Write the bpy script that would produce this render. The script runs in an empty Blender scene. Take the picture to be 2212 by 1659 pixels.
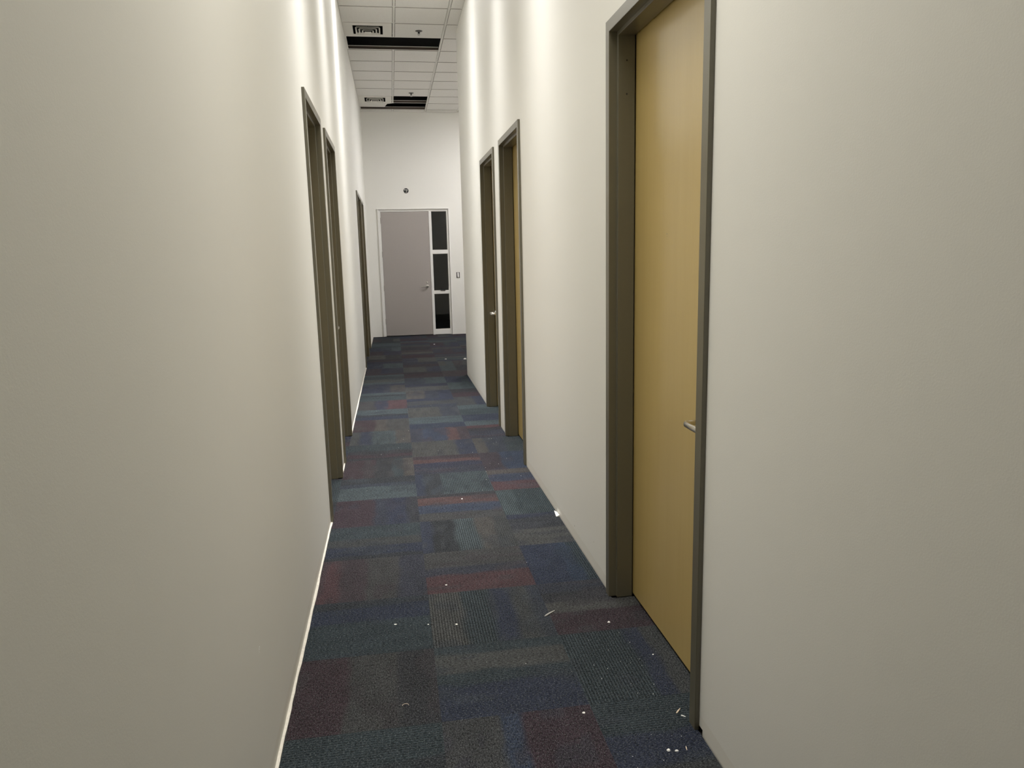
import bpy, bmesh, math, random
from mathutils import Vector, Matrix

random.seed(7)
S = bpy.context.scene
COL = S.collection

# ------------------------------------------------------------------ survey
XL, XR, ZC, YF = -0.4373, 0.9298, 4.2973, 14.886      # corridor faces, ceiling, end wall
YC = 9.690                                            # outside corner on the right
YB = -4.0                                             # wall behind
XS = 3.2                                              # side wall of the wider area
ZD = 5.05                                             # deck above the suspended ceiling
P = 0.016                                             # frame projection
T = 2.489                                             # frame height
DOORS = [('L', 4.348, 5.308), ('L', 5.649, 6.599), ('L', 10.711, 11.984), ('L', 12.067, 13.140),
         ('R', 2.080, 3.114), ('R', 5.271, 6.242), ('R', 6.590, 7.548)]

# ------------------------------------------------------------------ materials
def srgb(r, g, b):
    f = lambda c: (c / 255 / 12.92) if c / 255 <= 0.04045 else ((c / 255 + 0.055) / 1.055) ** 2.4
    return (f(r), f(g), f(b), 1.0)

def new_mat(name):
    m = bpy.data.materials.new(name); m.use_nodes = True
    nt = m.node_tree; nt.nodes.clear()
    out = nt.nodes.new('ShaderNodeOutputMaterial')
    b = nt.nodes.new('ShaderNodeBsdfPrincipled')
    nt.links.new(b.outputs[0], out.inputs[0])
    return m, nt, b

def N(nt, t, **kw):
    n = nt.nodes.new(t)
    for k, v in kw.items():
        if k in n.inputs: n.inputs[k].default_value = v
        else: setattr(n, k, v)
    return n

def L(nt, a, b): nt.links.new(a, b)

def mix_col(nt, fac, a, b, blend='MIX'):
    n = nt.nodes.new('ShaderNodeMix'); n.data_type = 'RGBA'; n.blend_type = blend
    for sock, v in ((n.inputs[0], fac), (n.inputs[6], a), (n.inputs[7], b)):
        if hasattr(v, 'is_linked') or hasattr(v, 'links'): nt.links.new(v, sock)
        else: sock.default_value = v
    return n.outputs[2]

def simple(name, col, rough=0.5, metal=0.0, spec=0.5, bump=0.0, scale=200.0, var=0.06):
    m, nt, b = new_mat(name)
    tc = N(nt, 'ShaderNodeTexCoord')
    nz = N(nt, 'ShaderNodeTexNoise', Scale=scale, Detail=3.0)
    L(nt, tc.outputs['Object'], nz.inputs['Vector'])
    dark = tuple(c * (1 - var) for c in col[:3]) + (1,)
    lite = tuple(min(1, c * (1 + var)) for c in col[:3]) + (1,)
    L(nt, mix_col(nt, nz.outputs['Fac'], dark, lite), b.inputs['Base Color'])
    b.inputs['Roughness'].default_value = rough
    b.inputs['Metallic'].default_value = metal
    b.inputs['Specular IOR Level'].default_value = spec
    if bump:
        bp = N(nt, 'ShaderNodeBump', Strength=bump, Distance=0.001)
        L(nt, nz.outputs['Fac'], bp.inputs['Height']); L(nt, bp.outputs[0], b.inputs['Normal'])
    return m

def wall_paint(name, col, scar=False):
    m, nt, b = new_mat(name)
    geo = N(nt, 'ShaderNodeNewGeometry')
    big = N(nt, 'ShaderNodeTexNoise', Scale=0.7, Detail=2.0)
    L(nt, geo.outputs['Position'], big.inputs['Vector'])
    c = mix_col(nt, big.outputs['Fac'], tuple(x * .975 for x in col[:3]) + (1,), tuple(x * 1.015 for x in col[:3]) + (1,))
    if scar:   # the band left bare where a rubber base has been pulled off
        sep = N(nt, 'ShaderNodeSeparateXYZ'); L(nt, geo.outputs['Position'], sep.inputs[0])
        wob = N(nt, 'ShaderNodeTexNoise', Scale=6.0, Detail=3.0); L(nt, geo.outputs['Position'], wob.inputs['Vector'])
        ad = N(nt, 'ShaderNodeMath', operation='MULTIPLY_ADD'); ad.inputs[1].default_value = 0.014
        L(nt, wob.outputs['Fac'], ad.inputs[0]); L(nt, sep.outputs[2], ad.inputs[2])
        lt = N(nt, 'ShaderNodeMath', operation='LESS_THAN'); lt.inputs[1].default_value = 0.062
        L(nt, ad.outputs[0], lt.inputs[0])
        mo = N(nt, 'ShaderNodeMath', operation='MULTIPLY'); mo.inputs[1].default_value = 0.3
        L(nt, lt.outputs[0], mo.inputs[0])
        c = mix_col(nt, mo.outputs[0], c, srgb(214, 208, 196))
    L(nt, c, b.inputs['Base Color'])
    peel = N(nt, 'ShaderNodeTexNoise', Scale=230.0, Detail=3.0, Roughness=0.6)
    L(nt, geo.outputs['Position'], peel.inputs['Vector'])
    mp = N(nt, 'ShaderNodeMapping'); mp.inputs['Scale'].default_value = (2.2, 2.2, 0.12)
    L(nt, geo.outputs['Position'], mp.inputs['Vector'])
    wav = N(nt, 'ShaderNodeTexNoise', Scale=2.0, Detail=2.0); L(nt, mp.outputs[0], wav.inputs['Vector'])
    b1 = N(nt, 'ShaderNodeBump', Strength=0.16, Distance=0.0012)
    L(nt, peel.outputs['Fac'], b1.inputs['Height'])
    b2 = N(nt, 'ShaderNodeBump', Strength=0.35, Distance=0.004)
    L(nt, wav.outputs['Fac'], b2.inputs['Height']); L(nt, b1.outputs[0], b2.inputs['Normal'])
    L(nt, b2.outputs[0], b.inputs['Normal'])
    b.inputs['Roughness'].default_value = 0.55
    b.inputs['Specular IOR Level'].default_value = 0.35
    return m

def wood_mat(name):
    m, nt, b = new_mat(name)
    tc = N(nt, 'ShaderNodeTexCoord')
    mp = N(nt, 'ShaderNodeMapping'); mp.inputs['Scale'].default_value = (14, 14, 0.9)
    L(nt, tc.outputs['Object'], mp.inputs['Vector'])
    n1 = N(nt, 'ShaderNodeTexNoise', Scale=1.0, Detail=4.0, Roughness=0.6, Distortion=0.4); L(nt, mp.outputs[0], n1.inputs['Vector'])
    mp2 = N(nt, 'ShaderNodeMapping'); mp2.inputs['Scale'].default_value = (260, 260, 7)
    L(nt, tc.outputs['Object'], mp2.inputs['Vector'])
    n2 = N(nt, 'ShaderNodeTexNoise', Scale=1.0, Detail=2.0); L(nt, mp2.outputs[0], n2.inputs['Vector'])
    c = mix_col(nt, n1.outputs['Fac'], WOOD_A, WOOD_B)
    c = mix_col(nt, n2.outputs['Fac'], c, WOOD_C, 'MULTIPLY')
    rr = N(nt, 'ShaderNodeValToRGB'); rr.color_ramp.elements[0].position = 0.3; rr.color_ramp.elements[1].position = 0.75
    L(nt, n2.outputs['Fac'], rr.inputs[0])
    c2 = mix_col(nt, rr.outputs[0], WOOD_A, WOOD_B)
    fin = mix_col(nt, 0.35, c, c2)
    L(nt, fin, b.inputs['Base Color'])
    b.inputs['Roughness'].default_value = 0.45
    b.inputs['Specular IOR Level'].default_value = 0.5
    b.inputs['Coat Weight'].default_value = 1.0; b.inputs['Coat Roughness'].default_value = 0.24; b.inputs['Coat IOR'].default_value = 1.65
    return m

def carpet_mat():
    m, nt, b = new_mat('loop_pile_carpet')
    at = N(nt, 'ShaderNodeAttribute', attribute_name='Col')
    uv = N(nt, 'ShaderNodeUVMap', uv_map='UVMap')
    mp = N(nt, 'ShaderNodeMapping'); mp.inputs['Scale'].default_value = (190, 85, 1)
    L(nt, uv.outputs[0], mp.inputs['Vector'])
    yarn = N(nt, 'ShaderNodeTexNoise', Scale=1.0, Detail=3.0, Roughness=0.65); L(nt, mp.outputs[0], yarn.inputs['Vector'])
    r1 = N(nt, 'ShaderNodeMapRange'); r1.inputs['From Min'].default_value = 0.3; r1.inputs['From Max'].default_value = 0.7
    r1.inputs['To Min'].default_value = 0.10; r1.inputs['To Max'].default_value = 1.75
    L(nt, yarn.outputs['Fac'], r1.inputs['Value'])
    # ribs of the corded bands
    sep = N(nt, 'ShaderNodeSeparateXYZ'); L(nt, uv.outputs[0], sep.inputs[0])
    mu = N(nt, 'ShaderNodeMath', operation='MULTIPLY'); mu.inputs[1].default_value = 2 * math.pi / 0.0118
    L(nt, sep.outputs[0], mu.inputs[0])
    sn = N(nt, 'ShaderNodeMath', operation='SINE'); L(nt, mu.outputs[0], sn.inputs[0])
    rib = N(nt, 'ShaderNodeMapRange'); rib.inputs['From Min'].default_value = -0.9; rib.inputs['From Max'].default_value = 0.6
    rib.inputs['To Min'].default_value = 0.28; rib.inputs['To Max'].default_value = 1.3
    L(nt, sn.outputs[0], rib.inputs['Value'])
    one = N(nt, 'ShaderNodeMix'); one.data_type = 'FLOAT'
    L(nt, at.outputs['Alpha'], one.inputs[0]); one.inputs[2].default_value = 1.0; L(nt, rib.outputs[0], one.inputs[3])
    k = N(nt, 'ShaderNodeMath', operation='MULTIPLY'); L(nt, r1.outputs[0], k.inputs[0]); L(nt, one.outputs[0], k.inputs[1])
    cm = N(nt, 'ShaderNodeVectorMath', operation='SCALE'); L(nt, at.outputs['Color'], cm.inputs[0]); L(nt, k.outputs[0], cm.inputs['Scale'])
    # pale flecks in the yarn
    mp2 = N(nt, 'ShaderNodeMapping'); mp2.inputs['Scale'].default_value = (400, 170, 1)
    L(nt, uv.outputs[0], mp2.inputs['Vector'])
    fl = N(nt, 'ShaderNodeTexNoise', Scale=1.0, Detail=1.0); L(nt, mp2.outputs[0], fl.inputs['Vector'])
    fr = N(nt, 'ShaderNodeMapRange'); fr.inputs['From Min'].default_value = 0.58; fr.inputs['From Max'].default_value = 0.72
    fr.inputs['To Max'].default_value = 0.9
    L(nt, fl.outputs['Fac'], fr.inputs['Value'])
    c = mix_col(nt, fr.outputs[0], cm.outputs[0], FLECK)
    L(nt, c, b.inputs['Base Color'])
    b.inputs['Roughness'].default_value = 0.95
    b.inputs['Specular IOR Level'].default_value = 0.12
    bp = N(nt, 'ShaderNodeBump', Strength=0.7, Distance=0.003); L(nt, k.outputs[0], bp.inputs['Height'])
    L(nt, bp.outputs[0], b.inputs['Normal'])
    return m

def glass_mat():
    m, nt, b = new_mat('window_glass')
    nt.nodes.remove(b)
    out = [n for n in nt.nodes if n.type == 'OUTPUT_MATERIAL'][0]
    tr = N(nt, 'ShaderNodeBsdfTransparent', Color=(0.9, 0.92, 0.9, 1))
    gl = N(nt, 'ShaderNodeBsdfGlossy', Roughness=0.02)
    fr = N(nt, 'ShaderNodeFresnel', IOR=1.42)
    mx = N(nt, 'ShaderNodeMixShader')
    L(nt, fr.outputs[0], mx.inputs[0]); L(nt, tr.outputs[0], mx.inputs[1]); L(nt, gl.outputs[0], mx.inputs[2])
    L(nt, mx.outputs[0], out.inputs[0])
    return m

def tile_mat():
    m, nt, b = new_mat('mineral_ceiling_tile')
    geo = N(nt, 'ShaderNodeNewGeometry')
    n1 = N(nt, 'ShaderNodeTexNoise', Scale=160.0, Detail=4.0, Roughness=0.7); L(nt, geo.outputs['Position'], n1.inputs['Vector'])
    rr = N(nt, 'ShaderNodeValToRGB')
    rr.color_ramp.elements[0].position = 0.33; rr.color_ramp.elements[0].color = TILE_A
    rr.color_ramp.elements[1].position = 0.5; rr.color_ramp.elements[1].color = TILE_B
    L(nt, n1.outputs['Fac'], rr.inputs[0]); L(nt, rr.outputs[0], b.inputs['Base Color'])
    bp = N(nt, 'ShaderNodeBump', Strength=0.3, Distance=0.001); L(nt, n1.outputs['Fac'], bp.inputs['Height'])
    L(nt, bp.outputs[0], b.inputs['Normal'])
    b.inputs['Roughness'].default_value = 0.9; b.inputs['Specular IOR Level'].default_value = 0.15
    return m

def emit_mat(name, col, strength):
    m = bpy.data.materials.new(name); m.use_nodes = True
    nt = m.node_tree; nt.nodes.clear()
    out = nt.nodes.new('ShaderNodeOutputMaterial'); e = nt.nodes.new('ShaderNodeEmission')
    e.inputs[0].default_value = col; e.inputs[1].default_value = strength
    nt.links.new(e.outputs[0], out.inputs[0]); return m

WALL = (0.806, 0.797, 0.753, 1)
WOOD_A = (0.52, 0.375, 0.118, 1); WOOD_B = (0.62, 0.465, 0.185, 1); WOOD_C = (0.87, 0.83, 0.72, 1)
FLECK = (0.135, 0.147, 0.150, 1)
TILE_A = (0.66, 0.645, 0.615, 1); TILE_B = (0.76, 0.745, 0.715, 1)
M = {}
M['wall'] = wall_paint('eggshell_wall_paint', WALL)
M['wall_base'] = wall_paint('eggshell_wall_paint_with_bare_base', WALL, True)
M['wood'] = wood_mat('birch_veneer')
M['frame'] = simple('taupe_metal_paint', (0.122, 0.110, 0.072, 1), 0.36, 0, 0.5, 0.05, 90)
_fb = [n for n in M['frame'].node_tree.nodes if n.type == 'BSDF_PRINCIPLED'][0]
_fb.inputs['Coat Weight'].default_value = 0.6; _fb.inputs['Coat Roughness'].default_value = 0.28; _fb.inputs['Coat IOR'].default_value = 1.6
M['carpet'] = carpet_mat()
M['concrete'] = simple('pale_screed', (0.62, 0.59, 0.53, 1), 0.9, 0, 0.2, 0.6, 70, 0.18)
M['tile'] = tile_mat()
M['edge'] = simple('shaded_tile_edge', (0.40, 0.38, 0.35, 1), 0.95)  # unpainted tile sides, darkened to draw the reveal shadow lines
M['grid'] = simple('white_grid_enamel', (0.74, 0.73, 0.69, 1), 0.5)
M['web'] = simple('shaded_grid_web', (0.10, 0.075, 0.06, 1), 0.6)  # brown stands in for the shade on the white tee webs
M['dark'] = simple('unlit_black', (0.012, 0.012, 0.012, 1), 0.9)  # near black standing in for the shade of plenum and floor gap
M['white'] = simple('white_metal_paint', (0.80, 0.79, 0.76, 1), 0.4)
M['vent'] = simple('white_diffuser_enamel', (0.74, 0.72, 0.67, 1), 0.5)
M['grey_door'] = simple('mauve_grey_door_paint', (0.355, 0.325, 0.305, 1), 0.5, 0, 0.4, 0.1, 60, 0.03)
M['steel'] = simple('satin_nickel', (0.66, 0.64, 0.60, 1), 0.30, 1.0)
M['dull'] = simple('dull_dark_metal', (0.16, 0.155, 0.145, 1), 0.45, 0.6)
M['black'] = simple('black_plastic', (0.012, 0.012, 0.012, 1), 0.5)
M['chip'] = simple('white_plaster', (0.86, 0.85, 0.82, 1), 0.9)
M['splinter'] = simple('raw_pale_wood', (0.66, 0.55, 0.42, 1), 0.8)
M['greywood'] = simple('grey_raw_wood', (0.36, 0.35, 0.33, 1), 0.8)
M['glass'] = glass_mat()
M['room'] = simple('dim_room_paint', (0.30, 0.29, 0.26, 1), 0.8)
M['lamp_side'] = emit_mat('lit_lamp_diffuser_cool', (1.0, 0.975, 0.985, 1), 66.0)

# ------------------------------------------------------------------ helpers
def link(name, bm, mats, parent=None, smooth=False, bevel=0.0, recalc=True):
    if recalc: bmesh.ops.recalc_face_normals(bm, faces=bm.faces)
    me = bpy.data.meshes.new(name); bm.to_mesh(me); bm.free()
    for mm in (mats if isinstance(mats, (list, tuple)) else [mats]): me.materials.append(mm)
    o = bpy.data.objects.new(name, me); COL.objects.link(o)
    if smooth:
        for p in me.polygons: p.use_smooth = True
    if parent:
        o.parent = parent
        o.matrix_parent_inverse = Matrix.Translation(parent.location).inverted() if parent.parent is None else Matrix.Identity(4)
        if parent.parent is not None:
            o.matrix_parent_inverse = Matrix.Translation(parent.parent.location).inverted() if parent.type == 'EMPTY' else Matrix.Identity(4)
    if bevel:
        md = o.modifiers.new('Bevel', 'BEVEL'); md.width = bevel; md.segments = 2; md.limit_method = 'ANGLE'; md.angle_limit = math.radians(35)
    return o

def box(bm, a, b, mi=0):
    x0, y0, z0 = a; x1, y1, z1 = b
    v = [bm.verts.new(p) for p in ((x0,y0,z0),(x1,y0,z0),(x1,y1,z0),(x0,y1,z0),(x0,y0,z1),(x1,y0,z1),(x1,y1,z1),(x0,y1,z1))]
    for f in ((0,3,2,1),(4,5,6,7),(0,1,5,4),(1,2,6,5),(2,3,7,6),(3,0,4,7)):
        bm.faces.new([v[i] for i in f]).material_index = mi

def boxes(*ab):
    bm = bmesh.new()
    for a, b in ab: box(bm, a, b)
    return bm

def ring_sweep(bm, rings, closed_profile=True, cap=True):
    vs = [[bm.verts.new(p) for p in r] for r in rings]
    n = len(vs[0])
    for i in range(len(vs) - 1):
        for j in range(n if closed_profile else n - 1):
            bm.faces.new((vs[i][j], vs[i][(j+1) % n], vs[i+1][(j+1) % n], vs[i+1][j]))
    if cap:
        bm.faces.new(vs[0]); bm.faces.new(list(reversed(vs[-1])))

def lathe(bm, c, axis, prof, n=24, mi=0):
    """prof: list of (distance along axis, radius)"""
    ax = Vector(axis).normalized(); q = ax.to_track_quat('Z', 'Y'); c = Vector(c); rings = []
    for h, r in prof:
        rings.append([bm.verts.new(c + q @ Vector((r*math.cos(2*math.pi*k/n), r*math.sin(2*math.pi*k/n), h))) for k in range(n)])
    for i in range(len(rings)-1):
        for k in range(n): bm.faces.new((rings[i][k], rings[i][(k+1)%n], rings[i+1][(k+1)%n], rings[i+1][k])).material_index = mi
    bm.faces.new(list(reversed(rings[0]))).material_index = mi; bm.faces.new(rings[-1]).material_index = mi

def tube(bm, pts, rads, n=10, flat=1.0, up=Vector((0,0,1))):
    pts = [Vector(p) for p in pts]; rings = []
    for i, p in enumerate(pts):
        t = (pts[min(i+1, len(pts)-1)] - pts[max(i-1, 0)]).normalized()
        u = up if abs(t.dot(up)) < 0.95 else Vector((1,0,0))
        s = t.cross(u).normalized(); w = s.cross(t).normalized()
        r = rads[i] if isinstance(rads, (list, tuple)) else rads
        rings.append([bm.verts.new(p + s*(r*flat*math.cos(2*math.pi*k/n)) + w*(r*math.sin(2*math.pi*k/n))) for k in range(n)])
    for i in range(len(rings)-1):
        for k in range(n): bm.faces.new((rings[i][k], rings[i][(k+1)%n], rings[i+1][(k+1)%n], rings[i+1][k]))
    bm.faces.new(list(reversed(rings[0]))); bm.faces.new(rings[-1])

def tag(o, label, cat=None, group=None, kind=None):
    o['label'] = label
    if cat: o['category'] = cat
    if group: o['group'] = group
    if kind: o['kind'] = kind
    return o

def empty(name, loc):
    o = bpy.data.objects.new(name, None); COL.objects.link(o); o.location = loc
    o.empty_display_size = 0.1
    return o

# ------------------------------------------------------------------ walls
TH = 0.125
def wall_run(side):
    x0, x1 = (XL - TH, XL) if side == 'L' else (XR, XR + TH)
    yend = YF if side == 'L' else YC
    ops = sorted((a, b) for s, a, b in DOORS if s == side)
    bm = bmesh.new(); y = YB
    g = 0.02
    for a, b in ops:
        if side == 'R' and a < 3:    # the plasterboard is broken away at the foot of the frame
            box(bm, (x0, y, -0.02), (x1, a - .026, .016)); box(bm, (x0, y, .016), (x1, a + g, ZC + 0.02))
        else: box(bm, (x0, y, -0.02), (x1, a + g, ZC + 0.02))
        box(bm, (x0, a + g, T - g), (x1, b - g, ZC + 0.02))
        y = b - g
    box(bm, (x0, y, -0.02), (x1, yend, ZC + 0.02))
    return bm
wl = tag(link('wall_left', wall_run('L'), M['wall_base']), 'pale beige painted wall on the left with four door openings', 'wall', kind='structure')
wr = tag(link('wall_right', wall_run('R'), M['wall_base']), 'pale beige painted wall on the right ending at an outside corner', 'wall', kind='structure')
OX0, OX1, OT = -0.205, 1.158, 2.483                   # opening in the end wall
tag(link('wall_far', boxes(((XL - TH, YF, -0.02), (OX0, YF + 0.13, ZC + 0.02)), ((OX1, YF, -0.02), (XS + 0.1, YF + 0.13, ZC + 0.02)),
                           ((OX0, YF, OT), (OX1, YF + 0.13, ZC + 0.02))), M['wall']), 'tall white end wall around the grey door', 'wall', kind='structure')
tag(link('wall_return', boxes(((XR + TH, YC - TH, -0.02), (XS, YC, ZC + 0.02))), M['wall']), 'wall turning right behind the outside corner', 'wall', kind='structure')
tag(link('wall_side', boxes(((XS, YC - TH, -0.02), (XS + 0.1, YF, ZC + 0.02))), M['wall']), 'side wall of the wider area past the corner', 'wall', kind='structure')
tag(link('wall_back', boxes(((XL - TH, YB - 0.1, -0.02), (XR + TH, YB, ZC + 0.02))), M['wall']), 'wall closing the corridor behind the viewer', 'wall', kind='structure')
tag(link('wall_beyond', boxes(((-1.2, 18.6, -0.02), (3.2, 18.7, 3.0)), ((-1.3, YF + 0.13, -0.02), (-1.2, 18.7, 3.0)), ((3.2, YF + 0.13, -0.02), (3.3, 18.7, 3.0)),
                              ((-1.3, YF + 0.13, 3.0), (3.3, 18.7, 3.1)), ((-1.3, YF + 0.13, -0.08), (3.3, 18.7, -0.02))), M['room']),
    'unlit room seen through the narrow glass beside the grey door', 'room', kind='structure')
# a small chip in the paint of the left wall
bm = bmesh.new()
for k, (dy, dz, r) in enumerate(((0, 0, .0045), (.004, .006, .0035), (-.002, -.007, .003))):
    lathe(bm, (XL - 0.0005, 2.081 + dy, 0.442 + dz), (1, 0, 0), [(0, r), (.0012, r*.7)], 7)
link('paint_chip', bm, M['chip'], wl)
bm = bmesh.new()
lathe(bm, (XR + 0.0005, 3.78, 0.075), (-1, 0, 0), [(0, .004), (.001, .003)], 7)
lathe(bm, (XR + 0.0005, 3.38, 0.14), (-1, 0, 0), [(0, .0025), (.001, .002)], 7)
link('wall_mark', bm, M['frame'], wr)

# ------------------------------------------------------------------ floor: quarter-turned carpet tiles
CX0, CPX = -0.427, 0.5187
CY0, CPY = 2.285, 0.487
PAL = {'T': (56, 74, 80), 't': (78, 96, 100), 'G': (74, 75, 72), 'g': (92, 91, 84), 'N': (42, 52, 84), 'n': (52, 60, 80), 'B': (44, 66, 98),
       'M': (74, 44, 54), 'm': (72, 54, 60), 'R': (100, 54, 57), 'O': (108, 66, 58), 'D': (52, 54, 60), 'K': (40, 42, 48), 'W': (92, 84, 74)}
# (column, row): (direction, [(end, colour, rib), ...]); V: left to right, H: near to far
PLAN = {
 (0,0): ('H', [(.4,'T',.6),(.65,'D',.2),(1,'T',.5)]),
 (0,1): ('V', [(.36,'M',0),(.72,'G',0),(1,'D',0)]),
 (0,2): ('H', [(.3,'T',.3),(.58,'T',.3),(.86,'N',0),(1,'D',0)]),
 (0,3): ('V', [(.18,'R',0),(.44,'m',0),(.75,'G',0),(1,'n',0)]),
 (0,4): ('H', [(.1,'D',0),(.36,'N',0),(.6,'G',.2),(1,'T',.3)]),
 (0,5): ('V', [(.48,'M',0),(.62,'n',0),(.85,'N',0),(1,'D',0)]),
 (0,6): ('H', [(.56,'t',.2),(.7,'n',0),(1,'D',0)]),
 (0,7): ('V', [(.44,'M',0),(.7,'D',0),(.85,'T',0),(1,'W',0)]),
 (0,8): ('H', [(.12,'D',0),(.36,'M',0),(.55,'D',0),(1,'T',.2)]),
 (0,9): ('V', [(.15,'G',0),(.35,'N',0),(.75,'t',.9),(1,'W',.3)]),
 (0,10): ('V', [(.4,'M',0),(.6,'W',0),(1,'G',0)]),
 (0,11): ('H', [(.32,'N',0),(.5,'D',0),(1,'t',.2)]),
 (0,12): ('V', [(.35,'G',.2),(.6,'N',0),(1,'R',0)]),
 (0,13): ('H', [(.5,'T',.2),(.7,'D',0),(1,'t',.2)]),
 (0,14): ('V', [(.5,'N',0),(.65,'n',0),(1,'W',0)]),
 (0,15): ('H', [(.25,'N',0),(.5,'t',.1),(1,'g',0)]),
 (0,16): ('H', [(.5,'T',0),(.75,'t',0),(1,'M',0)]),
 (0,17): ('V', [(.4,'m',0),(.6,'N',0),(1,'n',0)]),
 (0,18): ('V', [(.45,'N',0),(1,'t',.6)]),
 (0,19): ('H', [(.4,'N',0),(.7,'m',0),(1,'D',0)]),
 (0,20): ('V', [(.5,'g',0),(1,'D',0)]),
 (0,21): ('V', [(.45,'m',0),(1,'N',0)]),
 (1,0): ('V', [(.38,'G',0),(.52,'B',0),(1,'M',0)]),
 (1,1): ('H', [(.18,'N',0),(.42,'N',0),(.6,'T',.6),(.85,'g',.2),(1,'T',.3)]),
 (1,2): ('V', [(.28,'g',.8),(.54,'T',.9),(.72,'N',0),(.9,'G',0),(1,'n',0)]),
 (1,3): ('H', [(.4,'R',0),(.58,'n',0),(.8,'G',0),(1,'G',0)]),
 (1,4): ('V', [(.12,'N',0),(.38,'K',0),(.62,'t',.8),(.82,'W',0),(1,'G',.4)]),
 (1,5): ('H', [(.26,'G',0),(.58,'B',0),(.88,'O',0),(1,'D',0)]),
 (1,6): ('V', [(.12,'N',0),(.34,'D',0),(1,'t',.95)]),
 (1,7): ('H', [(.35,'n',0),(.6,'N',0),(.8,'O',0),(1,'m',0)]),
 (1,8): ('V', [(.72,'g',.95),(1,'N',0)]),
 (1,9): ('V', [(.2,'n',0),(.62,'B',0),(.82,'O',0),(1,'m',0)]),
 (1,10): ('H', [(.4,'N',0),(1,'t',.2)]),
 (1,11): ('V', [(.62,'g',.9),(1,'n',0)]),
 (1,12): ('H', [(.3,'n',0),(.7,'G',0),(1,'N',0)]),
 (1,13): ('V', [(.4,'W',0),(.7,'n',0),(1,'N',0)]),
 (1,14): ('H', [(.6,'g',0),(1,'N',0)]),
 (1,15): ('V', [(.5,'n',0),(1,'t',.6)]),
 (1,16): ('H', [(.4,'m',0),(.7,'M',0),(1,'D',0)]),
 (1,17): ('V', [(.62,'g',.7),(1,'N',0)]),
 (1,18): ('H', [(.5,'m',0),(1,'n',0)]),
 (1,19): ('V', [(.45,'N',0),(1,'g',.5)]),
 (1,20): ('H', [(.4,'M',0),(.7,'M',0),(1,'n',0)]),
 (1,21): ('H', [(.5,'g',0),(1,'m',0)]),
 (2,0): ('H', [(.3,'G',0),(.62,'N',0),(1,'T',.6)]),
 (2,1): ('V', [(.52,'T',.8),(.66,'N',0),(1,'G',.2)]),
 (2,2): ('H', [(.38,'M',0),(.6,'g',0),(.8,'D',0),(1,'n',0)]),
 (2,3): ('V', [(.36,'N',0),(.5,'B',0),(1,'T',.8)]),
 (2,4): ('H', [(.5,'g',0),(.85,'D',0),(1,'N',0)]),
 (2,5): ('V', [(.2,'t',.9),(1,'T',.9)]),
 (2,6): ('H', [(.4,'R',0),(.75,'B',0),(1,'W',0)]),
 (2,7): ('V', [(.3,'m',0),(1,'B',0)]),
 (2,8): ('V', [(.18,'W',0),(.5,'n',0),(1,'T',.9)]),
 (2,9): ('H', [(.6,'n',0),(.8,'D',0),(1,'R',0)]),
 (2,10): ('H', [(.4,'t',0),(1,'N',0)]),
 (2,11): ('H', [(.6,'T',0),(1,'t',0)]),
 (2,12): ('V', [(.4,'G',0),(1,'N',0)]),
 (2,13): ('H', [(.5,'M',0),(1,'D',0)]),
 (2,14): ('V', [(.3,'t',.6),(1,'T',0)]),
}
def tile_spec(i, j):
    if (i, j) in PLAN: return PLAN[(i, j)]
    r = random.Random(i * 131 + j * 977 + 5)
    d = 'H' if r.random() < (0.72 if j > 12 else 0.5) else 'V'
    e = sorted(r.uniform(.2, .85) for _ in range(3)) + [1]
    ks = [r.choice('TtGNnMmDKgNT') for _ in e]
    return d, [(a, k, (0.7 if k in 'tT' and r.random() < .5 else 0)) for a, k in zip(e, ks)]

CSAT, CMUL, BLEND = 0.52, 0.58, 0.22
def tone(c):
    r = srgb(*c)[:3]; g = (.0515, .0545, .0610); y = sum(r) / 3
    return tuple((CSAT * v + (1 - CSAT) * (0.6 * y + 0.4 * .055) * w / .0557) * CMUL for v, w in zip(r, g))

def vnoise(seed):
    r = random.Random(seed); g = [[r.random() for _ in range(18)] for _ in range(18)]
    def f(x, y):
        x = min(max(x, 0), 16.999); y = min(max(y, 0), 16.999); i, j = int(x), int(y); p, q = x - i, y - j
        p = p*p*(3-2*p); q = q*q*(3-2*q)
        return (g[i][j]*(1-p) + g[i+1][j]*p)*(1-q) + (g[i][j+1]*(1-p) + g[i+1][j+1]*p)*q
    return f

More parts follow.
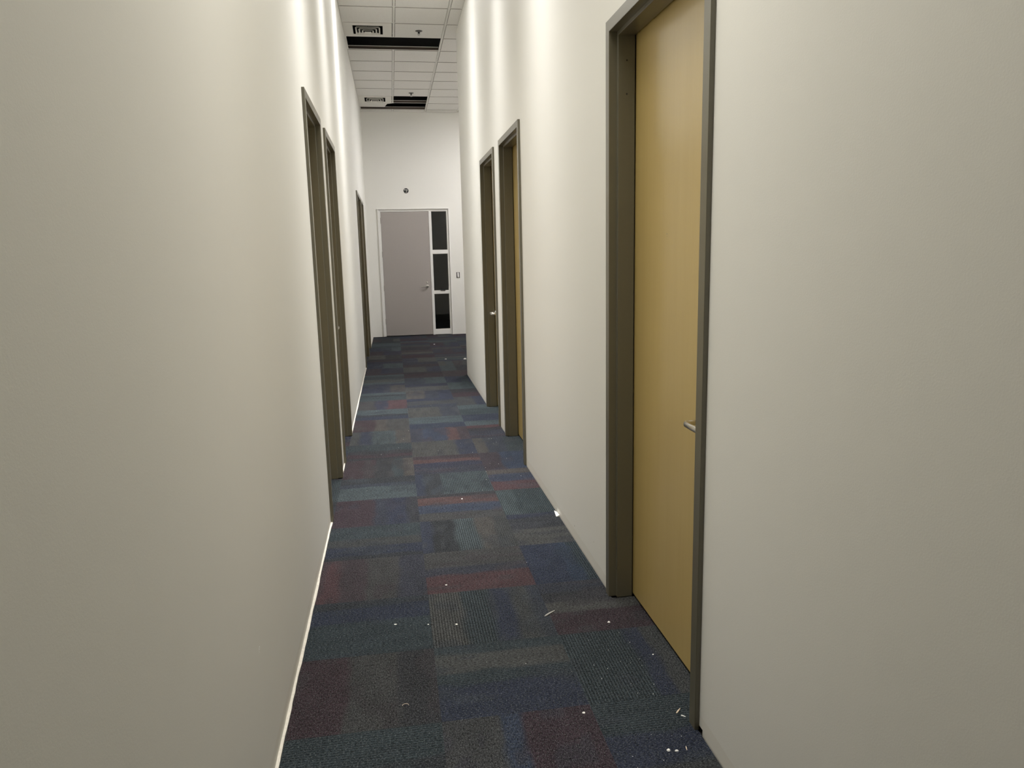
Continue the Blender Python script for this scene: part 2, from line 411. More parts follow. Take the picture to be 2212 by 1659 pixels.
def build_carpet():
    bm = bmesh.new(); uvl = bm.loops.layers.uv.new('UVMap'); cl = bm.loops.layers.float_color.new('Col')
    rects = [(XL + 0.0125, YB, XR - 0.0045, YC), (XL + 0.0125, YC, XS - 0.004, YF - 0.004)]
    for s, a, b in DOORS:
        if s == 'L': rects.append((XL - 0.14, a + 0.067, XL + 0.0125, b - 0.067))
        else: rects.append((XR - 0.0045, a + 0.067, XR + 0.14, b - 0.067))
    NU, NV = 30, 14
    imax = int((XS - CX0) / CPX) + 1
    for i in range(-1, imax):
        for j in range(-14, 27):
            tx, ty = CX0 + i * CPX, CY0 + (j - 1) * CPY
            if not any(tx < q[2] and tx + CPX > q[0] and ty < q[3] and ty + CPY > q[1] for q in rects): continue
            d, bands = tile_spec(i, j)
            r = random.Random(i * 71 + j * 37); flip = r.random() * 10
            n1, n2, n3 = vnoise(i*13 + j*101 + 1), vnoise(i*17 + j*53 + 2), vnoise(i*29 + j*11 + 3)
            cols = [tone(PAL[k]) for _, k, _ in bands]; ribs = [rb for _, _, rb in bands]
            avg = tuple(sum(c[q] for c in cols) / len(cols) for q in range(3))
            ends = [e for e, _, _ in bands]
            def colour(u, v):
                uu = u + (n1(u*16, v*5) - .5) * .05
                w = .030; tot = 0; c = [0, 0, 0]; rb = 0; lo = -1
                for q, e in enumerate(ends):
                    hi = 2 if q == len(ends) - 1 else e
                    f = min(max((uu - lo) / w + .5, 0), 1) * min(max((hi - uu) / w + .5, 0), 1)
                    if f > 0:
                        tot += f; rb += f * ribs[q]
                        for z in range(3): c[z] += f * cols[q][z]
                    lo = e
                k = BLEND + (.45 if n3(u*9, v*4) > .72 else 0)
                lum = (.84 + .32 * n2(u*15, v*6)) / tot
                return tuple((x * (1 - k) + y * tot * k) * lum for x, y in zip(c, avg)) + (rb / tot,)
            for a in range(NU):
                for b in range(NV):
                    u0, u1, v0, v1 = a / NU, (a + 1) / NU, b / NV, (b + 1) / NV
                    if d == 'V': X0, X1, Y0, Y1 = tx + u0*CPX, tx + u1*CPX, ty + v0*CPY, ty + v1*CPY
                    else: X0, X1, Y0, Y1 = tx + v0*CPX, tx + v1*CPX, ty + u0*CPY, ty + u1*CPY
                    for (rx0, ry0, rx1, ry1) in rects:
                        x0, x1, y0, y1 = max(X0, rx0), min(X1, rx1), max(Y0, ry0), min(Y1, ry1)
                        if x1 - x0 < 1e-5 or y1 - y0 < 1e-5: continue
                        fc = bm.faces.new([bm.verts.new(p) for p in ((x0,y0,0),(x1,y0,0),(x1,y1,0),(x0,y1,0))])
                        for lp in fc.loops:
                            x, y = lp.vert.co.x, lp.vert.co.y
                            U, V = ((x - tx), (y - ty)) if d == 'V' else ((y - ty), (x - tx))
                            lp[uvl].uv = (U + flip, V + flip * .7)
                            pu, pv = (CPX, CPY) if d == 'V' else (CPY, CPX)
                            lp[cl] = colour(U / pu, V / pv)
    bmesh.ops.remove_doubles(bm, verts=bm.verts, dist=1e-5)
    # cut edges of the carpet drop to the slab
    edges = [e for e in bm.edges if len(e.link_faces) == 1]
    ret = bmesh.ops.extrude_edge_only(bm, edges=edges)
    for v in [g for g in ret['geom'] if isinstance(g, bmesh.types.BMVert)]: v.co.z -= 0.008
    for f in [g for g in ret['geom'] if isinstance(g, bmesh.types.BMFace)]:
        for lp in f.loops: lp[cl] = (.015, .016, .02, 0)
    return bm
floor = link('floor', build_carpet(), M['carpet'], recalc=False)
tag(floor, 'dark carpet of quarter turned blue, grey and maroon tiles', 'carpet', kind='structure')
# bare screed showing in the gap along the left wall
bm = bmesh.new()
rs = random.Random(11)
segs, y = [], YB
for s_, a, b in sorted(d for d in DOORS if d[0] == 'L'): segs.append((y, a + .022)); y = b - .022
segs.append((y, YF - .001))
for ya, yb in segs:
    n = max(2, int((yb - ya) / .02)); prev = None; w = .0115
    for q in range(n + 1):
        yy = ya + (yb - ya) * q / n
        w = min(max(w + rs.uniform(-.0012, .0012), .0085), .0122); zz = .0002 + rs.uniform(-.0012, .0014)
        ring = [bm.verts.new(p) for p in ((XL + .0002, yy, -.0085), (XL + .0002, yy, zz + .001), (XL + w * .6, yy, zz + .0008), (XL + w, yy, zz - .001), (XL + w, yy, -.0085))]
        if prev:
            for t in range(5): bm.faces.new((prev[t], prev[(t + 1) % 5], ring[(t + 1) % 5], ring[t]))
        else: bm.faces.new(ring)
        prev = ring
    bm.faces.new(list(reversed(prev)))
link('bare_screed', bm, M['concrete'], floor)
bm = bmesh.new(); box(bm, (XL - TH - .05, YB, -0.05), (XS, YF, -0.0085))
link('slab', bm, M['dark'], floor)

# ------------------------------------------------------------------ ceiling
BX = (0.1675, 0.7814); RY0, RP = 8.837, 0.581
def holes(c, k):   # c: 0 left, 1 middle, 2 right ; k row number from RY0
    return (k == 2 and c in (0, 1)) or (k in (8, 9) and c == 1) or (k == 9 and c == 0)
LAMPS = [-2, -5, -8, -12]     # rows filled by a troffer lying across the left and middle columns
def lampcell(c, k): return c in (0, 1) and k in LAMPS
SIDE_LAMP = (2.0, 12.05)
xs = [XL, BX[0], BX[1], XR]; kmin = -22
def row(k): return RY0 + RP * k
bm = bmesh.new()
def ctile(x0, x1, y0, y1):
    g = 0.0145; t = 0.003
    x0 += g; x1 -= g; y0 += g; y1 -= g
    # tegular tile: field drops slightly below the grid
    z0, z1 = ZC - 0.006, ZC + 0.014
    vs = []
    for inset, z in ((0, z1), (0, ZC + 0.002), (t, z0)):
        vs.append([bm.verts.new(p) for p in ((x0+inset, y0+inset, z), (x1-inset, y0+inset, z), (x1-inset, y1-inset, z), (x0+inset, y1-inset, z))])
    for a in range(2):
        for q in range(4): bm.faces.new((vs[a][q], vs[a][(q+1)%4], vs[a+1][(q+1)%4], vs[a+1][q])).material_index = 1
    bm.faces.new(list(reversed(vs[0]))); bm.faces.new(vs[-1])
VENTS = [(0, 1), (0, 8)]
SPR = [(0.474, 9.696), (0.473, 13.20)]
for k in range(kmin, 11):
    y0, y1 = row(k), min(row(k + 1), YF)
    if y1 <= YB + .02: continue
    y0 = max(y0, YB)
    for c in range(3):
        if holes(c, k) or lampcell(c, k) or (c, k) in VENTS or y1 - y0 < .05: continue
        xa, xb = xs[c], xs[c + 1]
        if c == 0: xa -= .012
        if c == 2: xb = XR + .012 if y1 <= YC + .01 else BX[1] + .6139
        if y0 < YC < y1 and c == 2:
            pass
        ctile(xa, xb, y0, y1 + (.012 if y1 == YF else 0))
    if y0 > YC - .1:
        x = BX[1] + .6139
        while x < XS - .05:
            if not (abs(x + .307 - SIDE_LAMP[0]) < .35 and abs((y0 + y1) / 2 - SIDE_LAMP[1]) < .62): ctile(x, min(x + .6139, XS + .012), y0, y1)
            x += .6139
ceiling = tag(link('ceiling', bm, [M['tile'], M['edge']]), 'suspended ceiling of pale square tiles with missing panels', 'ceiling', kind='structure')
# grid of inverted tees
bm = bmesh.new()
def tee(a, b, axis):
    w = 0.012; wb = 0.0012
    if axis == 'y':
        x, y0, y1 = a, b[0], b[1]
        box(bm, (x - w, y0, ZC), (x + w, y1, ZC + 0.0015)); box(bm, (x - wb, y0, ZC + 0.0015), (x + wb, y1, ZC + 0.038), 1)
        box(bm, (x - .004, y0, ZC + 0.038), (x + .004, y1, ZC + 0.046), 0)
    else:
        y, x0, x1 = a, b[0], b[1]
        box(bm, (x0, y - w, ZC), (x1, y + w, ZC + 0.0015)); box(bm, (x0, y - wb, ZC + 0.0015), (x1, y + wb, ZC + 0.038), 1)
        box(bm, (x0, y - .004, ZC + 0.038), (x1, y + .004, ZC + 0.046), 0)
yy = YB
for kk in sorted(LAMPS): tee(BX[0], (yy, row(kk)), 'y'); yy = row(kk + 1)
tee(BX[0], (yy, row(2) - .0121), 'y'); tee(BX[0], (row(3) + .0121, row(9) - .0121), 'y'); tee(BX[0], (row(10) + .0121, YF), 'y')
tee(BX[1], (YB, YF), 'y')
x = BX[1] + .6139
while x < XS - .05: tee(x, (YC, YF), 'y'); x += .6139
for k in range(kmin, 11):
    if row(k) < YB + .02: continue
    xe = XS if row(k) > YC else XR
    tee(row(k), (XL, BX[0] - .0121), 'x')
    tee(row(k), (BX[0] + (-.0121 if k in (2, 3, 9, 10) else .0121), BX[1] - .0121), 'x')
    tee(row(k), (BX[1] + .0121, xe), 'x')
# wall angle
for (a, b) in (((XL, YB), (XL + .02, YF)), ((XR - .02, YB), (XR, YC)), ((XL, YF - .02), (XS, YF))):
    box(bm, (a[0], a[1], ZC - 0.0013), (b[0], b[1], ZC - 0.0001))
link('ceiling_grid', bm, [M['grid'], M['web']], ceiling)
# void above, its lack of light put into a near black colour
link('plenum', boxes(((XL - TH, YB, ZD), (XS + .1, YF + .13, ZD + .05)), ((XL - TH, YB, ZC + .02), (XL - .002, YF + .13, ZD)),
                     ((XS + .002, YB, ZC + .02), (XS + .1, YF + .13, ZD)), ((XL, YF, ZC + .02), (XS, YF + .13, ZD)),
                     ((XR, YB, ZC + .02), (XR + TH, YC - TH, ZD)), ((XR, YC - TH, ZC + .02), (XS, YC, ZD)),
                     ((XL, YB - .1, ZC + .02), (XS, YB, ZD))), M['dark'], ceiling)

# the broken tile hanging on in the last row
bm = bmesh.new()
pl = [(XL + .004, row(9) + .006), (0.235, row(9) + .006), (0.067, row(9) + .105), (0.018, row(9) + .395), (XL + .004, row(9) + .38)]
lo = [bm.verts.new((x, y, ZC + .002)) for x, y in pl]; hi = [bm.verts.new((x, y, ZC + .018)) for x, y in pl]
bm.faces.new(lo); bm.faces.new(list(reversed(hi)))
for i in range(5): bm.faces.new((lo[i], lo[(i+1)%5], hi[(i+1)%5], hi[i]))
tag(link('ceiling_tile', bm, M['tile']), 'broken ceiling tile with slanted edge left in the opening by the end wall', 'ceiling tile')

# ------------------------------------------------------------------ ceiling air diffusers
def diffuser(k, label):
    cx, cy = (XL + BX[0]) / 2 - .006, row(k) + RP / 2 + .005
    r = empty('ceiling_vent', (cx, cy, ZC)); tag(r, label, 'air vent', 'square ceiling air vents')
    hx, hy = (BX[0] - XL) / 2 - .014, RP / 2 - .014
    def frus(bm, a, za, b, zb):     # sloping square ring between half sizes a (outer) and b (inner)
        A = [bm.verts.new((cx + sx*a[0], cy + sy*a[1], za)) for sx, sy in ((-1,-1),(1,-1),(1,1),(-1,1))]
        B = [bm.verts.new((cx + sx*b[0], cy + sy*b[1], zb)) for sx, sy in ((-1,-1),(1,-1),(1,1),(-1,1))]
        for q in range(4): bm.faces.new((A[q], A[(q+1)%4], B[(q+1)%4], B[q]))
    f = .178
    bm = bmesh.new()
    frus(bm, (hx, hy), ZC - .004, (f + .014, f + .014), ZC - .004); frus(bm, (hx, hy), ZC + .012, (hx, hy), ZC - .004)
    frus(bm, (f + .014, f + .014), ZC - .004, (f + .010, f + .010), ZC - .008); frus(bm, (f + .010, f + .010), ZC - .008, (f, f), ZC - .002)
    link('vent_panel', bm, M['vent'], r, recalc=False)
    bm = bmesh.new(); frus(bm, (f, f), ZC - .002, (f, f), ZC + .10); box(bm, (cx - f, cy - f, ZC + .10), (cx + f, cy + f, ZC + .104)); link('vent_neck', bm, M['dark'], r)
    for s, zb, zt in ((.148, -.020, .000), (.110, -.027, -.009), (.072, -.033, -.017)):
        bm = bmesh.new(); q = .016
        frus(bm, (s, s), ZC + zb, (s - q, s - q), ZC + zt); frus(bm, (s - .002, s - .002), ZC + zb, (s - q - .002, s - q - .002), ZC + zt)
        frus(bm, (s, s), ZC + zb, (s - .002, s - .002), ZC + zb); frus(bm, (s - q, s - q), ZC + zt, (s - q - .002, s - q - .002), ZC + zt)
        link('vent_louver', bm, M['vent'], r, recalc=False)
    bm = bmesh.new(); box(bm, (cx - .040, cy - .040, ZC - .038), (cx + .040, cy + .040, ZC - .034)); link('vent_core', bm, M['vent'], r)
    bm = bmesh.new()
    for q in (0, 1): box(bm, (cx - (.15 if q else .004), cy - (.004 if q else .15), ZC - .004), (cx + (.15 if q else .004), cy + (.004 if q else .15), ZC + .002))
    box(bm, (cx - .008, cy - .008, ZC - .034), (cx + .008, cy + .008, ZC + .10)); link('vent_bracket', bm, M['dark'], r)
diffuser(1, 'square white ceiling vent nearer the viewer, before the wide black gap')
diffuser(8, 'square white ceiling vent farther away, near the end wall')
# plain infill around the farther vent panel needs nothing: its panel fills the cell

# ------------------------------------------------------------------ sprinklers
for (x, y), lab in zip(SPR, ('pendent ceiling sprinkler nearer the viewer, before the wide black gap', 'small far ceiling sprinkler before the black openings at the end')):
    r = empty('ceiling_sprinkler', (x, y, ZC - .006)); tag(r, lab, 'sprinkler', 'ceiling sprinklers')
    z = ZC - .006
    bm = bmesh.new(); lathe(bm, (x, y, z), (0, 0, -1), [(0, .044), (.003, .043), (.009, .030), (.012, .017)], 24); link('escutcheon', bm, M['dull'], r, True)
    bm = bmesh.new(); lathe(bm, (x, y, z + .030), (0, 0, -1), [(0, .010), (.038, .010), (.040, .012), (.056, .012), (.058, .008), (.062, .008)], 16)
    for sx in (-1, 1): tube(bm, [(x + sx*.010, y, z - .024), (x + sx*.013, y, z - .036), (x + sx*.004, y, z - .054)], .0022, 6)
    tube(bm, [(x, y, z - .03), (x, y, z - .052)], .0022, 6)
    link('sprinkler_body', bm, M['black'], r, True)
    bm = bmesh.new(); lathe(bm, (x, y, z - .053), (0, 0, -1), [(0, .006), (.001, .018), (.003, .018)], 18); link('deflector', bm, M['steel'], r)

# ------------------------------------------------------------------ lit troffers
LAMP_COL = (1.0, 0.970, 0.905); LAMP_COOL = (1.0, 0.985, 0.972); LAMP_MID = (1.0, 0.98, 0.955)
def troffer(x0, x1, y0, y1, label, mat, beams=(), tint=(1, 1, 1)):
    r = empty('ceiling_light', ((x0 + x1) / 2, (y0 + y1) / 2, ZC)); tag(r, label, 'ceiling light', 'recessed ceiling lights')
    g = .014; w = .03
    x0 += g; x1 -= g; y0 += g; y1 -= g; bm = bmesh.new()
    for a, b in (((x0, y0), (x1, y0 + w)), ((x0, y1 - w), (x1, y1)), ((x0, y0 + w), (x0 + w, y1 - w)), ((x1 - w, y0 + w), (x1, y1 - w))):
        box(bm, (a[0], a[1], ZC - .006), (b[0], b[1], ZC + .02))
    link('light_frame', bm, M['white'], r)
    X0, X1, Y0, Y1 = x0 + w, x1 - w, y0 + w, y1 - w
    link('housing', boxes(((X0 - .01, Y0 - .01, ZC + .012), (X1 + .01, Y1 + .01, ZC + .10))), M['white'], r)
    link('diffuser_panel', boxes(((X0, Y0, ZC - .002), (X1, Y1, ZC + .0115))), mat, r)
    # unseen area lights added to fill lower walls and floor in narrower beams
    for watts, spread in beams:
        ld = bpy.data.lights.new('fill_beam', 'AREA'); ld.shape = 'RECTANGLE'; ld.size = X1 - X0; ld.size_y = Y1 - Y0
        ld.energy = watts; ld.spread = math.radians(spread); ld.color = tint
        lo = bpy.data.objects.new('fill_beam', ld); COL.objects.link(lo); lo.parent = r; lo.location = (0, 0, -.02)
for k, lab, em, tint, beams in zip(LAMPS, ('recessed light across the ceiling just before the visible tiles', 'recessed light across the ceiling between the facing pairs of doorways',
                                           'recessed light across the ceiling at the first left doorway', 'added unseen recessed light across the ceiling by the nearest wooden door'),
                                   (5.6, 1.0, 1.0, 1.0), (LAMP_COOL, LAMP_COOL, LAMP_MID, LAMP_COL),  # the nearest troffer is unseen, added to brighten the near walls
                                   (((13, 45), (14.0, 80)), ((5, 40), (17, 66), (3, 90)), ((11, 45), (20, 85)), ((5.0, 45), (27.0, 120)))):
    troffer(XL + .004, BX[1], row(k), row(k + 1), lab, emit_mat('lit_lamp_diffuser', (*tint, 1), em), beams, tint)

# ------------------------------------------------------------------ door frames and doors along the corridor
PROF = [(0.0, 0.0), (-P, 0.0), (-P, .047), (.019, .047), (.019, .063), (.090, .063), (.090, .047), (.140, .047), (.140, .021), (0.0, .021)]
def lever(root, x, y, z, sg, dy, parent):
    """lever set on a leaf face at x; sg: direction out of the leaf along x; dy: which way the lever points"""
    bm = bmesh.new()
    lathe(bm, (x, y, z), (sg, 0, 0), [(-.002, .027), (.006, .027), (.010, .024)], 24)
    lathe(bm, (x + sg*.008, y, z), (sg, 0, 0), [(0, .011), (.045, .0105)], 16)
    tube(bm, [(x + sg*.052, y - dy*.008, z), (x + sg*.060, y + dy*.012, z), (x + sg*.062, y + dy*.07, z), (x + sg*.062, y + dy*.122, z),
              (x + sg*.056, y + dy*.133, z), (x + sg*.036, y + dy*.136, z), (x + sg*.016, y + dy*.136, z)],
         [.0105, .0115, .0105, .0100, .0100, .0095, .009], 12, .62)
    return link('lever_handle', bm, M['steel'], parent, True)

def corridor_door(n, side, y0, y1, label, latch, hz=0.945):
    sg = -1 if side == 'L' else 1
    xw = XL if side == 'L' else XR
    X = lambda dd: xw + sg * dd
    root = empty('door_%d' % n, (xw, (y0 + y1) / 2, 0)); tag(root, label, 'door', kind='structure')
    bm = bmesh.new()
    rings = [[(X(dd), y0 + w, 0.0) for dd, w in PROF], [(X(dd), y0 + w, T - w) for dd, w in PROF],
             [(X(dd), y1 - w, T - w) for dd, w in PROF], [(X(dd), y1 - w, 0.0) for dd, w in PROF]]
    ring_sweep(bm, rings)
    link('door_frame', bm, M['frame'], root, bevel=.0016)
    bm = bmesh.new()
    xa, xb = sorted((X(.096), X(.140)))
    box(bm, (xa, y0 + .0505, .012), (xb, y1 - .0505, T - .0505))
    leaf = link('door_leaf', bm, M['wood'], root, bevel=.0012)
    yl = y0 + .05 + .076 if latch == 'near' else y1 - .05 - .068
    lever(root, X(.096), yl, hz, -sg, 1 if latch == 'near' else -1, leaf)
    return root, leaf
LAB = ['left side taupe framed doorway nearest the viewer', 'second taupe framed doorway on the left wall', 'third taupe framed doorway far along the left wall',
       'last taupe framed doorway on the left wall near the end', 'wooden door with wide taupe frame nearest the viewer on the right',
       'narrow looking wooden door in the middle of the right wall', 'farthest wooden door on the right wall beside the corner']
LATCH = ['near', 'far', 'near', 'near', 'near', 'near', 'far']
for n, ((s, a, b), lab, lt) in enumerate(zip(DOORS, LAB, LATCH), 1):
    root, leaf = corridor_door(n, s, a, b, lab, lt, .980)
    if n == 5:   # a filled nail hole in the veneer
        bm = bmesh.new(); lathe(bm, (XR + .0965, 2.686, 1.627), (-1, 0, 0), [(0, .0028), (.0009, .002)], 8)
        lathe(bm, (XR + .0965, 2.684, 1.617), (-1, 0, 0), [(0, .0013), (.0009, .001)], 8)
        link('nail_hole', bm, M['frame'], leaf)
        bm = bmesh.new()
        for zz in (2.33, 2.20): lathe(bm, (XR + .055, b - .0635, zz), (0, -1, 0), [(0, .0035), (.001, .003)], 8)
        link('frame_plug', bm, M['black'], [c for c in root.children if c.name.startswith('door_frame')][0])

# ------------------------------------------------------------------ grey end door with glazed side panel
E = empty('door_8', (0.475, YF, 0)); tag(E, 'mauve grey door in white frame with narrow dark glass beside it', 'door', kind='structure')
x0, x1, zt = -0.219, 1.172, 2.497
LX0, LX1, LZ = -0.160, 0.766, 2.434
MX0, MX1 = 0.769, 0.815; SX = 1.120
bm = bmesh.new()
yo = YF - .030
# casing: outer back band then flatter inner face
for (a, b, c, dd, y_) in ((x0, x0 + .018, 0, zt, yo), (x1 - .018, x1, 0, zt, yo)): box(bm, (a, y_, c), (b, YF + .0, dd))
box(bm, (x0 + .018, yo, zt - .018), (x1 - .018, YF, zt))
yi = YF + .004
box(bm, (x0 + .018, yi, 0), (LX0 - .004, YF + .1, zt - .018)); box(bm, (SX, yi, 0), (x1 - .018, YF + .1, zt - .018))
box(bm, (LX0 - .004, yi, LZ + .004), (SX, YF + .1, zt - .018))
box(bm, (MX0, yi, 0), (MX1, YF + .1, LZ + .004))
for a, b in ((.008, .108), (.822, .882), (1.612, 1.682)): box(bm, (MX1, yi, a), (SX, YF + .1, b))
# glazing beads
PANES = ((.108, .822), (.882, 1.612), (1.682, LZ + .004))
for a, b in PANES:
    for p, q in (((MX1, a), (SX, a + .007)), ((MX1, b - .007), (SX, b)), ((MX1, a + .007), (MX1 + .007, b - .007)), ((SX - .007, a + .007), (SX, b - .007))):
        box(bm, (p[0], YF + .018, p[1]), (q[0], YF + .034, q[1]))
link('door_frame', bm, M['white'], E, bevel=.002)
for a, b in PANES: link('glass_pane', boxes(((MX1 + .004, YF + .036, a + .003), (SX - .004, YF + .042, b - .003))), M['glass'], E)
leaf = link('door_leaf', boxes(((LX0, YF + .010, .012), (LX1, YF + .054, LZ))), M['grey_door'], E, bevel=.0015)
hx, hz = 0.690, .978
bm = bmesh.new(); yf = YF + .010
lathe(bm, (hx, yf, hz), (0, -1, 0), [(-.002, .030), (.007, .030), (.011, .026)], 24)
lathe(bm, (hx, yf - .008, hz), (0, -1, 0), [(0, .012), (.046, .012)], 16)
tube(bm, [(hx + .010, yf - .052, hz + .010), (hx - .012, yf - .060, hz + .004), (hx - .045, yf - .060, hz - .004), (hx - .085, yf - .058, hz - .004), (hx - .128, yf - .052, hz - .002)], [.013, .013, .012, .011, .008], 12, .7)
link('lever_handle', bm, M['steel'], leaf, True)
bm = bmesh.new(); lathe(bm, (hx - .002, yf, hz + .072), (0, -1, 0), [(-.002, .018), (.006, .017), (.008, .010)], 20); link('lock_cylinder', bm, M['steel'], leaf, True)
bm = bmesh.new(); box(bm, (LX1 + .0004, YF + .006, .95), (LX1 + .0027, YF + .02, 1.07)); link('strike_plate', bm, M['black'], E)
for z in (2.27, 1.62, .96, .30):
    bm = bmesh.new(); lathe(bm, (LX0 - .003, YF + .002, z - .055), (0, 0, 1), [(0, .007), (.11, .007)], 12)
    box(bm, (LX0 - .003, YF + .004, z - .055), (LX0 + .022, YF + .0099, z + .055))
    link('hinge', bm, M['grey_door'], leaf)

# small dark bar resting on the lower glazing rail
bm = bmesh.new(); box(bm, (.948, YF - .012, .8825), (1.045, YF + .016, .903)); box(bm, (.958, YF - .006, .903), (1.040, YF + .010, .909))
tag(link('small_bar', bm, M['black'], bevel=.002), 'small black bar resting on the lower rail of the narrow glass', 'bar')

# ------------------------------------------------------------------ round box over the end door, switch
B = empty('round_junction_box', (.352, YF, 2.831)); tag(B, 'uncovered round electrical box with loose wires above the grey door', 'electrical box')
bm = bmesh.new(); c = (.352, YF - .004, 2.831)
lathe(bm, (c[0], YF + .002, c[2]), (0, -1, 0), [(0, .048), (.006, .048), (.007, .046)], 28); link('box_rim', bm, M['black'], B)
bm = bmesh.new()
for px, pz in ((-.020, .014), (.014, .012)):
    lathe(bm, (c[0] + px, YF - .004, c[2] + pz), (0, -1, .12), [(0, .010), (.014, .011), (.024, .006)], 12)
link('wire_cap', bm, M['chip'], B, True)
bm = bmesh.new()
tube(bm, [(c[0] + .022, YF - .006, c[2] + .002), (c[0] + .010, YF - .016, c[2] - .012), (c[0] + .003, YF - .014, c[2] - .030), (c[0] - .004, YF - .006, c[2] - .047)], .0055, 8)
link('wire', bm, M['steel'], B, True)

SW = empty('light_switch', (1.309, YF, 1.183)); tag(SW, 'white rocker light switch without cover plate, right of the grey door', 'light switch')
link('switch_box', boxes(((1.276, YF - .003, 1.128), (1.342, YF + .004, 1.238))), M['black'], SW)
bm = bmesh.new(); v = [(1.294, 1.143), (1.330, 1.143), (1.325, 1.230), (1.291, 1.230)]
a = [bm.verts.new((x, YF - .003, z)) for x, z in v]; b = [bm.verts.new((x, YF - .012, z)) for x, z in v]
bm.faces.new(b); [bm.faces.new((a[i], a[(i+1)%4], b[(i+1)%4], b[i])) for i in range(4)]
link('rocker', bm, M['chip'], SW, bevel=.002)
for za, zb in ((1.232, 1.242), (1.123, 1.140)): link('mounting_strap', boxes(((1.298, YF - .007, za), (1.322, YF - .003, zb))), M['steel'], SW)

# ------------------------------------------------------------------ litter on the carpet
def sliver(name, a, b, r, mat, label, cat, z=None):
    bm = bmesh.new(); a = Vector((*a, r * .8)); b = Vector((*b, r * .9)); m_ = (a + b) / 2 + Vector((0, 0, r * .3))
    tube(bm, [a, a.lerp(m_, .3), m_, b], [r * .5, r, r, r * .45], 6, 1.3)
    return tag(link(name, bm, mat), label, cat)
sliver('wood_splinter', (.586, 2.939), (.639, 2.980), .0032, M['greywood'], 'long grey wood splinter on the carpet before the nearest wooden door', 'splinter')
sliver('wood_splinter', (.889, 2.176), (.911, 2.199), .0022, M['splinter'], 'short pale wood splinter beside the foot of the nearest right door frame', 'splinter')
sliver('wood_splinter', (.900, 2.163), (.912, 2.152), .0016, M['chip'], 'thin white sliver just in front of the short pale splinter at the frame foot', 'splinter')
sliver('wood_splinter', (.854, 2.008), (.850, 1.990), .0013, M['splinter'], 'thin pale sliver standing apart at the bottom right of the carpet', 'splinter')
bm = bmesh.new(); tube(bm, [(-.028 - .0115*math.cos(t*.35), 2.401 + .008*math.sin(t*.35), .002 + .002*math.sin(t*.35)) for t in range(10)], .0006, 6)
tag(link('thread', bm, M['splinter']), 'curled pale thread on the navy carpet band at lower left', 'thread')
bm = bmesh.new()
pts = [(.905, 4.135), (.9255, 4.140), (.9265, 4.215), (.912, 4.225)]
lo = [bm.verts.new((x, y, .001)) for x, y in pts]; hi = [bm.verts.new((x, y, .004 + .006 * (i % 2))) for i, (x, y) in enumerate(pts)]
bm.faces.new(list(reversed(lo))); bm.faces.new(hi); [bm.faces.new((lo[i], lo[(i+1)%4], hi[(i+1)%4], hi[i])) for i in range(4)]
tag(link('paper_scrap', bm, M['chip']), 'white paper scrap lying against the foot of the right wall', 'scrap')

def chip_bm(x, y, r, rnd):
    bm = bmesh.new(); n = 7; c = Vector((x, y, 0))
    st = rnd.uniform(1, 1.7)
    ring = [c + Vector((math.cos(k*6.283/n) * r * st * rnd.uniform(.7, 1.1), math.sin(k*6.283/n) * r * rnd.uniform(.7, 1.1), .0002)) for k in range(n)]
    top = [c + (p - c) * .7 + Vector((0, 0, r * rnd.uniform(.5, .8))) for p in ring]
    a = [bm.verts.new(p) for p in ring]; b = [bm.verts.new(p) for p in top]
    for k in range(n): bm.faces.new((a[k], a[(k+1)%n], b[(k+1)%n], b[k]))
    bm.faces.new(b); bm.faces.new(list(reversed(a))); return bm
CH = [(.793, 2.001, .0058, 'largest white plaster crumb near the bottom right of the carpet'),
      (.818, 1.994, .0042, 'white plaster crumb just right of the largest one at bottom right'),
      (.579, 2.241, .0042, 'white plaster crumb on the dark maroon square at bottom centre right'),
      (.184, 3.342, .0035, 'white plaster crumb on the rust red band in the middle of the carpet'),
      (.379, 4.597, .0055, 'white plaster crumb on the bright red band between the middle doors'),
      (-.060, 3.001, .0042, 'leftmost of three white crumbs in a row across the near carpet'),
      (.080, 2.972, .0032, 'middle one of three white crumbs in a row across the near carpet'),
      (.200, 2.948, .0040, 'rightmost of three white crumbs in a row across the near carpet'),
      (.845, 2.835, .0048, 'white crumb on the maroon band by the nearest wooden door'),
      (.941, 2.551, .0034, 'white crumb close to the bottom edge of the nearest wooden door'),
      (.690, 13.235, .012, 'pale crumb far away on the carpet before the narrow glass'),
      (.754, 11.236, .012, 'pale crumb on the carpet left of the outside corner'),
      (1.040, 11.14, .026, 'white lump on the carpet beyond the outside corner')]
rnd = random.Random(3)
for x, y, r, lab in CH:
    tag(link('plaster_crumb', chip_bm(x, y, r, rnd), M['chip']), lab, 'crumb', 'plaster crumbs on the carpet')
bm = bmesh.new()
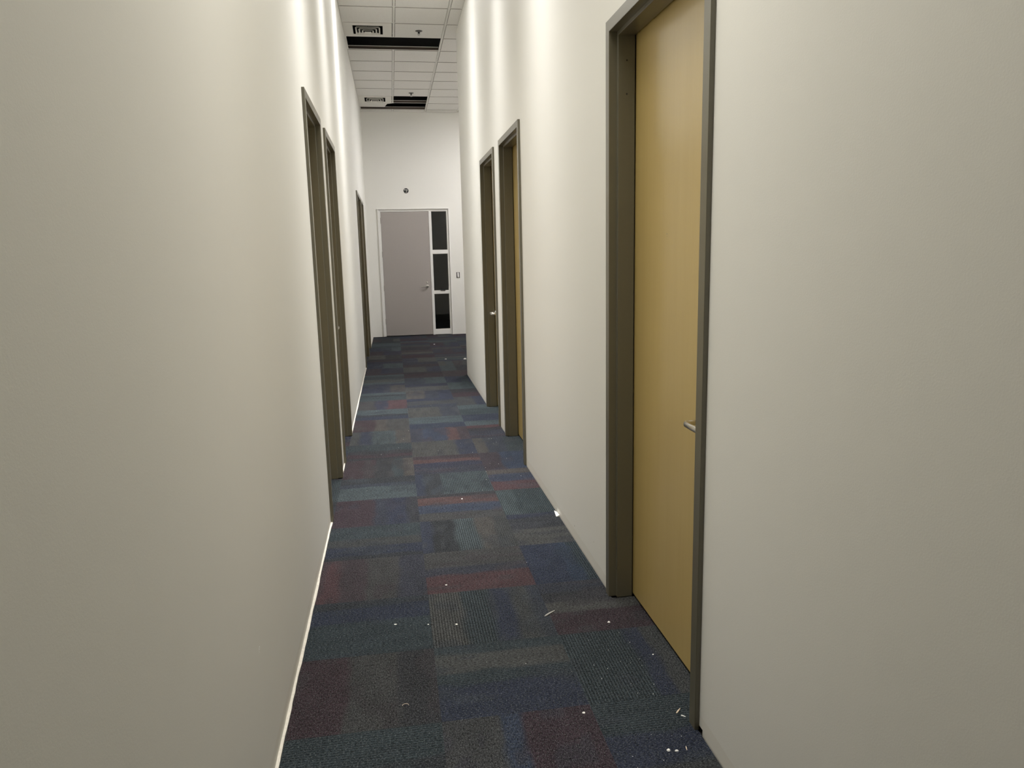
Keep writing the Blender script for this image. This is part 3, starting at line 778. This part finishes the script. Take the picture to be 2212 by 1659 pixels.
for q in range(64):
    if q < 34: x, y = rnd.gauss(.80, .09), rnd.uniform(1.85, 2.75)
    elif q < 48: x, y = rnd.uniform(.5, .88), rnd.uniform(4.6, 6.2)
    else: x, y = rnd.uniform(-.38, .85), rnd.uniform(1.9, 8)
    if not (-.40 < x < .90): continue
    r = rnd.uniform(.0006, .0015) * (1 if y < 4 else 1.25)
    lathe(bm, (x, y, 0.0002), (0, 0, 1), [(0, r), (r * .9, r * .6)], 5)
tag(link('plaster_dust', bm, M['chip']), 'scattered fine white plaster specks over the carpet', 'dust', kind='stuff')

# ------------------------------------------------------------------ other light of the place
LAMP_ON = True
def side_troffer():
    x, y = SIDE_LAMP
    k = round((y - RP - RY0) / RP)
    xa = BX[1] + .6139
    troffer(xa + .6139, xa + 2 * .6139, row(k), row(k + 2), 'recessed light in the wider area past the corner', M['lamp_side'])
side_troffer()

W = bpy.data.worlds.new('World'); S.world = W; W.use_nodes = True
W.node_tree.nodes['Background'].inputs[0].default_value = (0, 0, 0, 1); W.node_tree.nodes['Background'].inputs[1].default_value = 0

# ------------------------------------------------------------------ camera
f_px, pitch, yaw, roll, h = 1589.162, 0.174277, 0.156726, -0.022891, 1.564249
cp, sp, cy, sy = math.cos(pitch), math.sin(pitch), math.cos(yaw), math.sin(yaw)
fwd = Vector((sy * cp, cy * cp, -sp)); right = Vector((cy, -sy, 0)); up = right.cross(fwd)
R = right * math.cos(roll) + up * math.sin(roll); U = -right * math.sin(roll) + up * math.cos(roll)
cam = bpy.data.cameras.new('Camera'); co = bpy.data.objects.new('Camera', cam); COL.objects.link(co)
co.matrix_world = Matrix(((R.x, U.x, -fwd.x, 0), (R.y, U.y, -fwd.y, 0), (R.z, U.z, -fwd.z, h), (0, 0, 0, 1)))
cam.sensor_fit = 'HORIZONTAL'; cam.sensor_width = 36; cam.lens = f_px / 2212 * 36; cam.clip_start = 0.02
S.camera = co

S.view_settings.view_transform = 'Standard'; S.view_settings.look = 'None'
S.view_settings.gamma = 1; S.view_settings.use_curve_mapping = False
S.view_settings.exposure = 0.0
S.cycles.max_bounces = 16; S.cycles.diffuse_bounces = 10; S.cycles.glossy_bounces = 4
S.cycles.transparent_max_bounces = 8; S.cycles.sample_clamp_indirect = 10
S.cycles.use_denoising = True
